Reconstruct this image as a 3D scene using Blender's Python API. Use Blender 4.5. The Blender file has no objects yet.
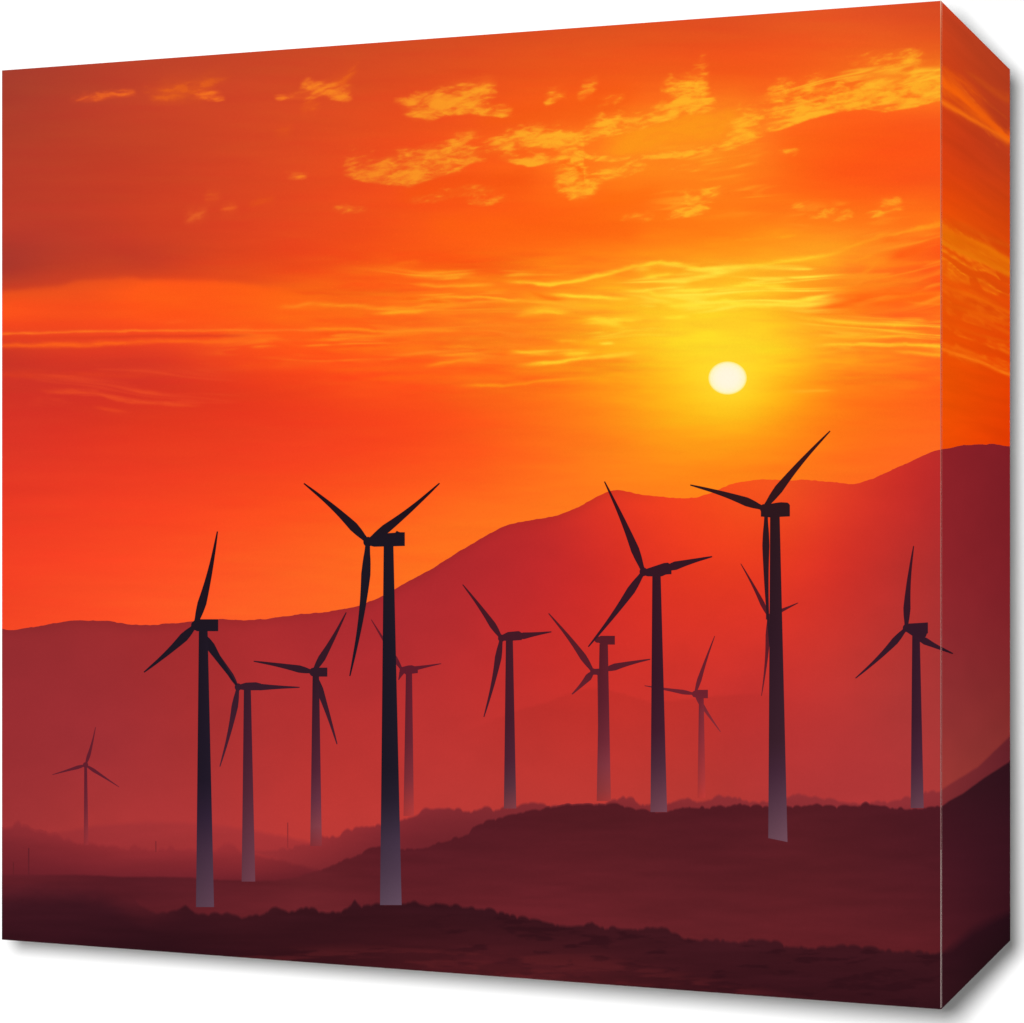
import bpy, math, os
import numpy as np

# ------------------------------------------------------------------ view geometry
# A canvas print 0.5 m tall seen in true two-point perspective.  Positions on the
# print are read off the photograph (pixels) and mapped on to the canvas' own planes.
F, CX, CY = 2439.0, 512.0, 505.0
S = 0.5
CAM_Z = 0.25
XE, XL, XR = 941.0, 2.0, 1010.0           # corner edge, left edge, back edge of the side
CAL = False

def ray_pt(x, y, depth):
    return np.array([(x - CX) / F * depth, depth, CAM_Z + (CY - y) / F * depth])

D_EDGE, D_LEFT, D_BACK = S * F / 1008.6, S * F / 869.2, S * F / 871.0
pE = ray_pt(XE, CY, D_EDGE); pL = ray_pt(XL, CY, D_LEFT); pR = ray_pt(XR, CY, D_BACK)
dF = (pL - pE); WF = np.linalg.norm(dF); dF /= WF            # along the front, to the left
nF = np.array([-abs(dF[1]), -abs(dF[0]), 0.0])               # front normal (towards camera)
dS = np.array([-nF[0], -nF[1], 0.0])                         # side runs straight back
WS = np.linalg.norm(pR - pE)
nS = np.array([-dF[0], -dF[1], 0.0])                         # side normal (to the right)
INK = 0.00002

def to_plane(x, y, side, k):
    """photo position -> point on the front or side plane of the canvas, k ink layers proud"""
    x = np.asarray(x, float); y = np.asarray(y, float)
    d = np.stack([(x - CX) / F, np.ones_like(x), (CY - y) / F], -1)
    n = nS if side else nF
    o = np.array([0, 0, CAM_Z])
    t = ((pE - o) @ n) / (d @ n)
    p = o + d * t[..., None]
    return p + n * (INK * k)

def ytop(x):
    x = np.asarray(x, float)
    return np.where(x <= XE, 70.4 - 69.7 * (x - XL) / (XE - XL), 0.7 + 68.8 * (x - XE) / (XR - XE))
def ybot(x):
    return 2 * CY - ytop(x)

# ------------------------------------------------------------------ colour helpers
def lin(c):
    c = np.clip(np.asarray(c, float) / 255.0, 0, 1)
    return np.where(c <= 0.04045, c / 12.92, ((c + 0.055) / 1.055) ** 2.4)

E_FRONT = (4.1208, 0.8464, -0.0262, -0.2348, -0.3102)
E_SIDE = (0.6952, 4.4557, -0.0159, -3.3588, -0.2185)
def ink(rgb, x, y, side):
    """wanted colour divided by the fitted lamp light, cancelling its falloff in the ink"""
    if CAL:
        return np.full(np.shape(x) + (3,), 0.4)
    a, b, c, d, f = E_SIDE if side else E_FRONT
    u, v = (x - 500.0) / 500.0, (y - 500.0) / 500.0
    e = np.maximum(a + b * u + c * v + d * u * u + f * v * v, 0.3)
    return np.clip(lin(rgb) / e[..., None], 0.0005, 0.9)  # inverse of each face's lamp falloff goes into the ink colour

class Tps:
    """smooth colour field through hand-picked colour samples"""
    def __init__(self, pts, sy=1.0, reg=0.02):
        a = np.array(pts, float)
        self.sy = sy
        self.p = a[:, :2] * np.array([1, sy]) / 300.0
        n = len(a)
        r = self.p[:, None] - self.p[None]
        K = self.u((r ** 2).sum(-1)) + reg * np.eye(n)
        P = np.concatenate([np.ones((n, 1)), self.p], 1)
        A = np.zeros((n + 3, n + 3)); A[:n, :n] = K; A[:n, n:] = P; A[n:, :n] = P.T
        B = np.zeros((n + 3, 3)); B[:n] = a[:, 2:5]
        self.w = np.linalg.solve(A, B)
    @staticmethod
    def u(r2):
        return 0.5 * r2 * np.log(r2 + 1e-9)
    def __call__(self, x, y):
        x = np.asarray(x, float); y = np.asarray(y, float)
        sh = x.shape
        q = np.stack([x.ravel(), y.ravel() * self.sy], -1) / 300.0
        out = np.empty((len(q), 3))
        for i in range(0, len(q), 20000):
            c = q[i:i + 20000]
            r2 = ((c[:, None] - self.p[None]) ** 2).sum(-1)
            out[i:i + 20000] = self.u(r2) @ self.w[:-3] + self.w[-3] + c @ self.w[-2:]
        return np.clip(out, 0, 255).reshape(sh + (3,))

def hash2(ix, iy, seed):
    h = (ix.astype(np.int64) * 374761393 + iy.astype(np.int64) * 668265263 + seed * 1442695041) & 0xffffffff
    h = ((h ^ (h >> 13)) * 1274126177) & 0xffffffff
    h = ((h ^ (h >> 16)) * 2246822519) & 0xffffffff
    return ((h ^ (h >> 15)) & 0xffff) / 65535.0
def vnoise(x, y, seed=0):
    x = np.asarray(x, float); y = np.asarray(y, float)
    ix = np.floor(x); iy = np.floor(y); fx = x - ix; fy = y - iy
    fx = fx * fx * (3 - 2 * fx); fy = fy * fy * (3 - 2 * fy)
    a = hash2(ix, iy, seed); b = hash2(ix + 1, iy, seed); c = hash2(ix, iy + 1, seed); d = hash2(ix + 1, iy + 1, seed)
    return (a + (b - a) * fx) * (1 - fy) + (c + (d - c) * fx) * fy
def fbm(x, y, seed=0, oct=4):
    s = 0; a = 0.5; t = 0
    for i in range(oct):
        s = s + a * vnoise(x, y, seed + i * 17); t += a; a *= 0.55; x = x * 2.03 + 7.1; y = y * 2.03 + 3.7
    return s / t
def sstep(a, b, v):
    t = np.clip((v - a) / (b - a), 0, 1)
    return t * t * (3 - 2 * t)
def smooth_curve(pts):
    p = np.array(pts, float)
    def f(x):
        return np.interp(x, p[:, 0], p[:, 1])
    return f
def mix(a, b, t):
    return a + (np.asarray(b, float) - a) * t[..., None]

# ------------------------------------------------------------------ mesh helpers
def ink_material(name, rough=0.75):
    m = bpy.data.materials.new(name); m.use_nodes = True
    nt = m.node_tree; b = nt.nodes['Principled BSDF']
    at = nt.nodes.new('ShaderNodeAttribute'); at.attribute_name = 'ink'; at.attribute_type = 'GEOMETRY'
    # fine ink grain so that no area prints perfectly flat
    no = nt.nodes.new('ShaderNodeTexNoise'); no.inputs['Scale'].default_value = 900; no.inputs['Detail'].default_value = 3
    co = nt.nodes.new('ShaderNodeTexCoord'); nt.links.new(co.outputs['Object'], no.inputs['Vector'])
    mr = nt.nodes.new('ShaderNodeMapRange'); mr.inputs['From Min'].default_value = 0.3; mr.inputs['From Max'].default_value = 0.7
    mr.inputs['To Min'].default_value = 0.985; mr.inputs['To Max'].default_value = 1.015
    nt.links.new(no.outputs['Fac'], mr.inputs['Value'])
    sc = nt.nodes.new('ShaderNodeVectorMath'); sc.operation = 'SCALE'
    nt.links.new(at.outputs['Color'], sc.inputs[0])
    if CAL:
        sc.inputs['Scale'].default_value = 1
    else:
        nt.links.new(mr.outputs['Result'], sc.inputs['Scale'])
    nt.links.new(sc.outputs[0], b.inputs['Base Color'])
    b.inputs['Roughness'].default_value = rough
    b.inputs['Specular IOR Level'].default_value = 0.0
    return m

COL = bpy.context.scene.collection
def link_mesh(name, V, Fc, C, mat, parent):
    me = bpy.data.meshes.new(name)
    V = np.asarray(V, float); Fc = np.asarray(Fc, np.int32)
    nv, nf, k = len(V), len(Fc), Fc.shape[1]
    me.vertices.add(nv); me.vertices.foreach_set('co', (V - ORIGIN).astype(np.float32).ravel())
    me.loops.add(nf * k); me.loops.foreach_set('vertex_index', Fc.ravel())
    me.polygons.add(nf); me.polygons.foreach_set('loop_start', np.arange(0, nf * k, k, dtype=np.int32))
    me.polygons.foreach_set('loop_total', np.full(nf, k, np.int32))
    me.update(calc_edges=True)
    if C is not None:
        at = me.attributes.new('ink', 'FLOAT_COLOR', 'POINT')
        at.data.foreach_set('color', np.concatenate([C, np.ones((nv, 1))], 1).astype(np.float32).ravel())
    me.materials.append(mat)
    o = bpy.data.objects.new(name, me); COL.objects.link(o); o.parent = parent
    return o

def grid_faces(nc, nr, base=0, flip=False):
    i = np.arange(nc - 1)[:, None] * nr + np.arange(nr - 1)[None]
    q = np.stack([i, i + 1, i + 1 + nr, i + nr], -1).reshape(-1, 4) + base
    return q[:, ::-1] if flip else q

class Sheet:
    """collects patches of printed ink that become one mesh"""
    def __init__(self): self.V, self.F, self.C, self.n = [], [], [], 0
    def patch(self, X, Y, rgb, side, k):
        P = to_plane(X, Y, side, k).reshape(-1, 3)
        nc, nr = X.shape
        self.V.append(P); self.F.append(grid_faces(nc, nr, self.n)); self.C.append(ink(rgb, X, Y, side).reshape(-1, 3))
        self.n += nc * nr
    def build(self, name, mat, parent):
        return link_mesh(name, np.concatenate(self.V), np.concatenate(self.F), np.concatenate(self.C), mat, parent)

def band(sheet, cols, top, bot, nr, colour, side, k, power=1.0):
    X = np.repeat(cols[:, None], nr, 1)
    t = np.linspace(0, 1, nr)[None] ** power
    Y = top[:, None] + (bot - top)[:, None] * t
    sheet.patch(X, Y, colour(X, Y), side, k)

# ------------------------------------------------------------------ the thing
ORIGIN = np.array([pE[0], pE[1], 0.0])
root = bpy.data.objects.new('canvas_print', None); COL.objects.link(root)
root.location = ORIGIN
root['label'] = 'deep gallery-wrapped canvas print of wind turbines at an orange sunset, against plain white'
root['category'] = 'canvas print'
INKM = ink_material('printed_ink')

# ---- sky colours
SKY = [
 (2,80,165,60,45),(2,150,178,60,42),(2,230,184,58,42),(2,272,176,58,42),(2,292,222,70,32),(2,312,248,78,28),(2,330,238,68,32),(2,350,205,54,36),(2,372,204,52,38),(2,400,212,52,38),(2,450,222,54,38),(2,500,232,58,36),(2,550,240,62,36),(2,615,244,68,36),
 (150,66,190,66,42),(150,100,198,66,40),(150,150,198,64,38),(150,230,208,64,36),(150,266,208,66,36),(150,286,250,84,26),(150,318,253,82,26),(150,345,234,64,34),(150,368,215,54,36),(150,420,226,56,32),(150,470,236,60,34),(150,520,248,68,34),(150,610,255,84,38),
 (300,60,206,72,38),(300,150,222,74,34),(300,230,232,72,30),(300,268,240,76,26),(300,290,250,98,22),(300,318,255,100,24),(300,350,255,84,24),(300,400,238,62,28),(300,450,245,66,32),(300,500,252,78,30),(300,560,255,96,34),(300,605,255,100,36),
 (450,48,216,76,34),(450,120,240,82,28),(450,180,248,84,24),(450,230,252,90,22),(450,270,255,100,20),(450,300,255,122,26),(450,338,255,114,26),(450,380,254,96,24),(450,420,250,80,26),(450,470,254,88,28),(450,520,255,108,30),(450,550,255,112,30),
 (600,34,226,82,32),(600,80,244,90,26),(600,115,252,104,24),(600,150,254,126,28),(600,200,254,106,20),(600,240,255,112,20),(600,280,255,148,28),(600,330,255,164,30),(600,370,255,150,24),(600,405,255,138,24),(600,450,255,124,26),(600,490,255,124,28),
 (730,20,224,80,34),(730,75,245,90,26),(730,118,253,126,32),(730,160,254,128,28),(730,200,255,122,24),(730,240,255,132,22),(730,280,254,190,36),(730,320,252,206,38),(730,350,254,214,38),(680,350,254,210,36),(780,350,254,204,34),(730,410,255,192,22),(680,385,255,190,26),(780,385,255,178,24),(730,445,255,152,22),(730,485,255,130,24),
 (830,12,228,84,36),(830,70,246,98,28),(830,130,254,94,26),(830,180,255,90,22),(830,220,255,122,24),(830,258,255,164,34),(830,300,255,134,26),(830,340,255,158,32),(830,380,255,142,24),(830,420,255,124,22),(830,480,255,110,28),
 (938,8,218,76,36),(938,50,236,94,30),(938,85,252,130,28),(938,120,250,88,30),(938,180,250,86,26),(938,220,255,112,24),(938,252,255,90,24),(938,300,255,96,26),(938,340,255,122,30),(938,380,255,102,26),(938,450,255,106,32)]
SIDE_SKY = [
 (941,10,200,64,32),(945,25,196,64,30),(975,50,182,62,30),(1008,80,176,58,28),(948,66,205,64,22),(1003,115,184,60,28),(955,150,202,58,20),(1003,165,192,60,26),(948,200,232,70,8),(1003,205,210,64,12),(948,240,226,88,8),(1003,245,214,68,8),(948,285,232,84,8),(1003,295,228,78,8),(948,335,228,76,5),(1003,345,225,68,5),(948,385,234,80,3),(1003,395,230,66,3),(948,440,236,76,5),(1003,445,228,60,3)]
sky_tps, side_sky_tps = Tps(SKY, 2.0, 0.004), Tps(SIDE_SKY, 1.0, 0.02)

# a streak of lit cloud: points, thickness above / below its line, colour, strength, raggedness
O1, O2, Y1, Y2, RD = (250,126,34), (255,150,40), (255,176,42), (255,208,52), (254,92,24)
STREAKS = [
 ([(68,100),(95,98),(122,95),(138,95)],3,2.5,(246,112,30),.75,.8), ([(140,91),(194,87),(232,76)],4,4,(232,92,36),.7,.9),
 ([(150,98),(184,97)],2.5,2,(236,96,36),.6,.9), ([(195,96),(208,98),(222,99)],4,2,(244,112,32),.8,.9), ([(160,94),(215,93)],6,4,(224,84,38),.5,.9),
 ([(276,98),(300,97),(322,97)],3,2,(246,112,32),.8,.8), ([(302,90),(325,92),(352,97)],8,4,(252,128,30),.95,1.0), ([(322,92),(342,84),(358,68)],4,3,(238,98,34),.55,.9),([(302,108),(318,104)],3,3,(240,98,34),.5,.9),
 ([(186,220),(206,214)],5,3,(236,98,48),.6,.9), ([(206,198),(220,196)],4,3,(232,88,42),.5,.9), ([(222,210),(236,208)],2.5,2,(238,96,44),.6,.9), ([(250,206),(274,198)],3,3,(230,80,34),.4,.9), ([(288,177),(305,176)],3,2,(246,104,44),.7,.6), ([(276,132),(292,128)],3,3,(230,84,36),.4,.9),
 ([(403,114),(425,116),(437,108),(450,114),(469,111),(487,114),(512,116)],6,1.5,(253,122,36),.8,.7),
 ([(404,108),(430,108),(460,98),(497,87)],8,8,(255,146,36),.95,1.0), ([(396,101),(420,104)],4,5,(248,112,32),.6,1.0), ([(440,100),(466,104),(484,108)],7,6,(255,140,36),.8,1.0), ([(470,95),(492,92)],6,12,(254,126,30),.6,1.0),
 ([(343,174),(360,179),(378,182),(409,185),(431,178),(450,172),(469,163),(486,160)],14,1.5,(255,146,40),.95,.8), ([(390,172),(420,168),(450,160),(470,157)],9,9,(255,152,42),.9,1.0), ([(372,166),(396,158),(430,152),(456,150)],5,8,(253,130,36),.6,1.0), ([(455,149),(470,150)],7,7,(255,146,40),.7,.8),
 ([(487,147),(519,140),(550,141),(581,138),(605,128),(634,122),(667,113),(684,105),(712,106)],5,5,(255,178,40),1.0,.6), ([(505,140),(545,139),(575,136)],8,3,(255,158,38),.7,1.0), ([(590,128),(625,120)],8,3,(255,158,38),.6,1.0),
 ([(660,87),(685,84),(702,86)],6,7,(255,146,38),.8,1.0), ([(684,92),(702,84),(708,98)],9,9,(255,160,40),.75,1.0), ([(690,105),(716,107)],6,5,(255,160,38),.7,.8),
 ([(735,110),(758,115),(789,116),(809,110),(849,101),(890,92),(923,87),(941,82)],4,3.5,(255,170,40),.95,.55), ([(762,102),(778,92),(800,90),(829,83)],7,6,(255,150,38),.75,1.0), ([(772,98),(784,99)],5,4,(255,176,40),.8,.9),
 ([(868,64),(896,62),(922,59)],3,4,(255,156,38),.85,1.0), ([(845,60),(880,58),(930,54)],4,4,(252,118,30),.5,1.0), ([(840,90),(880,80),(941,72)],9,9,(255,142,34),.7,1.0), ([(880,96),(915,88),(941,90)],6,7,(255,150,36),.7,1.0),
 ([(769,131),(789,125),(809,117),(843,110),(863,107),(886,111),(917,105),(941,99)],14,1.2,(255,138,34),.75,.5),
 ([(600,150),(640,140),(690,128),(760,124)],15,13,(253,144,34),.85,.3), ([(720,138),(760,128)],10,8,(254,140,32),.6,.5),
 ([(500,158),(531,164),(556,160),(573,153)],3,2,(255,158,40),.9,.7), ([(556,152),(573,149),(590,158),(619,160),(644,158),(681,155),(711,150),(735,145),(765,134)],2.2,1.8,(255,184,44),.9,.7), ([(530,158),(556,156)],6,5,(254,128,30),.6,.9),
 ([(553,171),(574,174)],5,4,(255,164,42),.8,.9), ([(560,180),(586,183)],5,4,(255,160,40),.75,1.0), ([(568,190),(594,188)],5,4,(255,166,42),.8,.9), ([(571,199),(592,195)],4,4,(255,156,38),.7,1.0), ([(590,176),(607,175),(627,168),(646,163)],6,5,(255,184,44),.95,.9), ([(578,192),(600,184)],4,5,(255,160,40),.6,1.0), ([(556,186),(576,184)],7,7,(255,146,36),.5,1.0),
 ([(575,158),(590,164),(584,172)],5,4,(255,112,28),.7,.5),
 ([(672,202),(701,202),(727,194)],7,4,(255,166,40),.85,1.0), ([(664,216),(704,208)],3,3,(255,160,36),.7,.9), ([(665,168),(702,167)],3,3,(255,158,36),.6,.9), ([(704,151),(738,145)],2.5,2.5,(255,172,42),.7,.7), ([(780,152),(798,151)],2,3,(255,122,30),.5,.9),
 ([(792,205),(820,207)],3,3,(255,134,32),.6,1.0), ([(808,217),(852,217)],4,3,(255,146,36),.7,1.0), ([(866,216),(904,208)],4,4,(255,132,32),.5,1.0), ([(671,215),(710,211)],2.5,2.5,(255,158,36),.7,.9), ([(622,220),(655,216)],3,3,(255,146,34),.5,.9), ([(870,202),(900,201)],3,3,(255,124,30),.5,1.0),
 ([(406,201),(447,200)],3,2,(255,116,32),.55,.9), ([(466,202),(487,203),(508,199)],3,2,(255,122,32),.65,.9), ([(334,210),(366,210)],3,2.5,(250,104,36),.65,.8), ([(430,194),(500,190)],4,4,(254,104,26),.4,1.0),
 ([(546,99),(564,92)],5,4,(254,128,36),.7,1.0), ([(580,96),(596,84)],6,4,(254,122,34),.6,1.0), ([(600,100),(625,97)],4,4,(254,118,30),.5,1.0),
 # darker cloud bodies between the bright rims
 ([(392,196),(470,186),(545,178)],12,10,(244,76,24),.5,.3), ([(470,122),(560,110),(645,94)],13,9,(243,82,26),.45,.3), ([(556,167),(588,170)],5,5,(253,98,24),.6,.2), ([(420,228),(540,232),(650,232)],10,10,(252,92,20),.4,.3), ([(770,152),(860,142),(941,142)],18,25,(252,88,24),.35,.2), ([(590,205),(640,196),(665,190)],7,6,(254,98,22),.4,.3),
 # long level streaks, left
 ([(2,334),(37,333),(109,331),(187,331),(312,330),(347,329)],1.6,1.2,(255,112,36),.75,.4), ([(2,346),(78,345),(156,341),(250,341),(312,339)],3,2.5,(254,96,30),.75,.5), ([(2,338),(60,338),(150,336),(260,335)],2,2,(226,60,34),.7,.2),
 ([(37,391),(94,393),(131,402),(206,406)],3,2,(240,80,40),.5,.6), ([(94,407),(128,412)],2,2,(238,74,38),.4,.6), ([(2,374),(90,375),(190,374)],4,4,(226,62,36),.4,.6), ([(130,391),(160,393)],2,2,(240,76,38),.4,.6), ([(230,365),(330,362)],3,4,(248,84,28),.45,.9),
 ([(279,307),(297,306),(316,302)],2,2.5,(255,126,34),.8,.5), ([(286,292),(345,294)],2,2,(244,80,26),.55,.3), ([(262,320),(320,318)],4,4,(255,106,26),.5,.8),([(165,322),(185,321)],2,2,(254,92,34),.5,.5),
 # level streaks, middle
 ([(410,284),(437,286),(472,286),(500,284)],2,1.5,(255,158,38),.8,.5), ([(503,282),(550,284),(581,280),(600,276),(634,266),(661,262),(701,269),(741,267),(782,262),(819,257),(848,250)],2.4,2,(255,196,46),.9,.6),
 ([(400,276),(440,274),(490,278)],3,3,(255,142,34),.6,.9), ([(390,268),(420,262)],3,4,(255,116,26),.4,1.0),
 ([(545,295),(581,296),(619,299),(640,298)],2.2,2,(255,208,50),.95,.4), ([(395,299),(425,300),(460,301)],2.5,2.5,(252,100,22),.85,.3), ([(528,292),(545,297),(566,302)],2.5,2.5,(254,120,24),.8,.3),
 ([(300,303),(362,306),(403,311),(450,306),(494,303)],1.8,2.4,(255,142,34),.75,.7), ([(430,297),(456,296),(519,300),(560,304),(597,311)],1.6,2,(255,168,38),.75,.6), ([(372,314),(403,312),(430,311)],2,2,(255,158,36),.85,.5), ([(372,309),(420,307),(470,304)],2,2,(255,150,34),.6,.7),
 ([(516,316),(544,311),(572,314)],4,2,(255,192,42),.85,.6), ([(585,320),(605,320),(622,324)],3,3,(255,204,48),.85,.8), ([(602,343),(612,343)],1.8,1.8,(255,214,60),.9,.2),
 ([(300,329),(347,329),(394,332),(434,330),(466,330)],2,2,(255,132,30),.9,.4), ([(300,340),(337,339),(394,335),(440,332)],1.8,2,(255,118,28),.8,.5), ([(310,334),(360,334)],1.5,1.5,(252,84,24),.7,.2), ([(320,350),(400,348),(470,346)],2.5,3,(255,114,26),.5,1.0),
 ([(430,355),(475,354),(504,350)],2,2,(255,150,34),.7,.8), ([(420,367),(456,361),(496,357)],2,2,(255,142,32),.7,.7), ([(440,347),(500,347)],2,2,(255,146,32),.5,.8), ([(320,371),(400,368),(440,370)],2.5,2.5,(253,92,26),.6,.8), ([(350,380),(460,376)],3,3,(254,94,24),.45,.9),
 ([(516,366),(550,363),(581,359),(616,355),(637,352)],2.2,2,(255,196,46),.9,.5), ([(510,351),(550,354)],1.8,1.8,(255,176,40),.8,.5), ([(560,354),(596,353)],3,2.5,(255,196,44),.8,.8), ([(456,386),(503,386),(534,382),(566,379),(604,377)],2,1.6,(255,146,28),.7,.4), ([(556,341),(580,340)],2,2,(255,184,40),.4,.8),
 # around and above the sun
 ([(642,277),(676,275)],3.5,2.5,(255,202,48),.85,.7), ([(618,291),(647,291),(666,299)],2,2,(255,206,46),.8,.7), ([(662,292),(711,289),(752,285),(797,289)],3,2.5,(255,218,58),.9,.7), ([(654,299),(677,306),(725,301),(762,306),(802,301),(836,295)],2.6,2.6,(255,220,56),.9,.7), ([(690,296),(730,294),(790,292)],3,3,(255,206,46),.6,.9), ([(660,306),(720,308),(770,304)],3,3,(255,222,56),.6,.8),
 ([(782,313),(809,319),(856,324),(924,326)],2.4,2,(255,186,42),.85,.6), ([(802,334),(863,337),(926,335)],2.2,2.2,(255,176,40),.85,.7), ([(802,346),(856,344),(903,344),(941,346)],2,2,(255,186,44),.9,.5), ([(890,351),(941,355)],2,2,(255,164,38),.8,.4), ([(820,329),(870,330),(930,331)],2,2,(255,160,36),.6,.8),
 ([(660,318),(690,317)],2.5,2,(255,222,52),.7,.8), ([(600,321),(645,319)],2.2,2.2,(255,204,46),.8,.7), ([(620,331),(656,330)],1.8,1.8,(255,208,46),.6,.7), ([(600,358),(638,353)],2.5,2,(255,204,50),.7,.5), ([(786,392),(835,390)],1.8,1.6,(255,170,40),.7,.3),
 ([(819,257),(850,247),(880,235),(910,230),(941,224)],2.5,2.5,(255,158,36),.7,.8), ([(850,262),(876,254)],3,3,(255,146,34),.6,.9), ([(856,286),(872,268),(882,258)],4,4,(255,142,34),.55,1.0), ([(830,290),(880,284),(920,276)],3,3,(255,128,30),.55,1.0), ([(700,245),(760,238),(800,232)],5,4,(255,156,30),.35,1.0), ([(776,237),(796,235)],1.6,1.6,(255,162,32),.6,.5),
 ([(888,258),(905,254),(930,248)],5,5,RD,.85,.4), ([(806,307),(850,300),(900,296),(941,298)],8,9,(255,100,22),.75,.4), ([(884,240),(900,241)],3,3,(255,104,24),.5,.6), ([(870,301),(941,292)],2,2,(255,128,30),.5,.8), ([(905,302),(941,304)],1.5,1.5,(255,132,32),.5,.5),
 ([(855,272),(890,266),(941,262)],2,2,(255,128,30),.5,.9),([(820,211),(850,213)],2,2,(255,140,34),.5,.9),
]
SIDE_STREAKS = [
 ([(941,80),(958,93),(980,113),(1006,138)],5,4,(242,96,12),.95,.5), ([(941,70),(960,82),(985,102)],5,5,(226,84,16),.7,.7), ([(941,101),(952,108),(975,121),(1008,141)],2.5,3,(240,106,18),.85,.6), ([(962,70),(985,84),(1005,99)],4,4,(200,74,24),.6,.8),
 ([(941,227),(965,237),(1009,261)],4,4,(234,112,8),.85,.6), ([(941,242),(970,256),(1009,275)],3.5,2.5,(232,116,10),.85,.6), ([(941,234),(975,250),(1009,268)],5,5,(226,104,6),.7,.8), ([(950,219),(985,236),(1009,246)],3,3,(222,90,12),.5,.8),
 ([(945,287),(975,297),(1009,312)],2,2,(238,104,10),.7,.5), ([(945,304),(980,314),(1009,324)],2,2,(234,94,8),.6,.6), ([(945,324),(975,333),(1005,342)],2,2,(232,92,8),.5,.6), ([(945,276),(970,284)],2,2,(236,106,12),.5,.7), ([(965,312),(1009,333)],2,2,(238,98,10),.5,.6),
 ([(941,349),(954,353),(980,362),(1009,374)],2,1.8,(246,114,16),.9,.4), ([(941,343),(962,350),(985,358)],2,2,(240,102,12),.6,.5),
]
def cloud_density(X, Y):
    D = np.zeros_like(X); B = np.zeros_like(X)
    for pts, wu, wd, c, al, rag in STREAKS:
        p = np.array(pts, float)
        if p[:, 1].mean() >= 225 or c[1] <= 100 or rag <= .35: continue
        if p[0, 0] > p[-1, 0]: p = p[::-1]
        x0, x1 = p[0, 0], p[-1, 0]
        sel = (X > x0 - 10) & (X < x1 + 10) & (Y > p[:, 1].min() - 40) & (Y < p[:, 1].max() + 30)
        if not sel.any(): continue
        x, y = X[sel], Y[sel]
        ml = np.interp(x, p[:, 0], np.gradient(p[:, 1], p[:, 0]))
        d = (y - np.interp(x, p[:, 0], p[:, 1])) / np.sqrt(1 + ml ** 2)
        u, w = wu * 1.45 + .6, wd * 1.3 + .4
        pr = np.where(d < 0, np.exp(-(d / u) ** 2), np.exp(-np.abs(d / w) ** 2.6))
        e = np.clip(.3 * (x1 - x0), 4, 16)
        end = sstep(x0 - 7, x0 + e, x)
        if x1 < 939: end = end * (1 - sstep(x1 - e, x1 + 7, x))
        v = al * pr * end * (1.55 if rag <= .7 else 1.0)
        D[sel] = D[sel] + v - D[sel] * v * .8
        B[sel] = np.maximum(B[sel], np.clip((c[1] - 100) / 85.0, 0, 1) * v)
    return np.clip(D, 0, 1.15), B
def paint_clouds(rgb, X, Y):
    D, B = cloud_density(X, Y)
    s = Y + .16 * X
    wx = (fbm(X / 26, s / 13, 301, 3) - .5) * 14; wy = (fbm(X / 22 + 7, s / 11, 307, 3) - .5) * 7
    n = fbm((X + wx) / 19, (s + wy) / 7.5, 311, 6)
    f = fbm((X + wx) / 10.0, (s + wy) / 2.9, 317, 5)
    nn = (n - .5) * 2.3 + .5; ff = (f - .5) * 2.0 + .5
    g = sstep(.03, .3, D)
    body = g * sstep(.15, 1.1, .62 * D + .36 * nn + .18 * ff)
    hi = g * sstep(.55, 1.25, .45 * D + .45 * nn + .45 * ff)
    k = np.interp(X, [60, 200, 330, 450, 560, 700, 941], [0, .06, .34, .66, .92, 1, .92])
    c1 = np.stack([226 + 29 * k, 84 + 46 * k, 38 - 8 * k], -1)
    c2 = np.stack([246 + 9 * k, 112 + 68 * k, 32 + 8 * k], -1)
    rgb = rgb + (c1 - rgb) * (.80 * body)[..., None]
    return rgb + (c2 - rgb) * (.92 * hi)[..., None]
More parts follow.
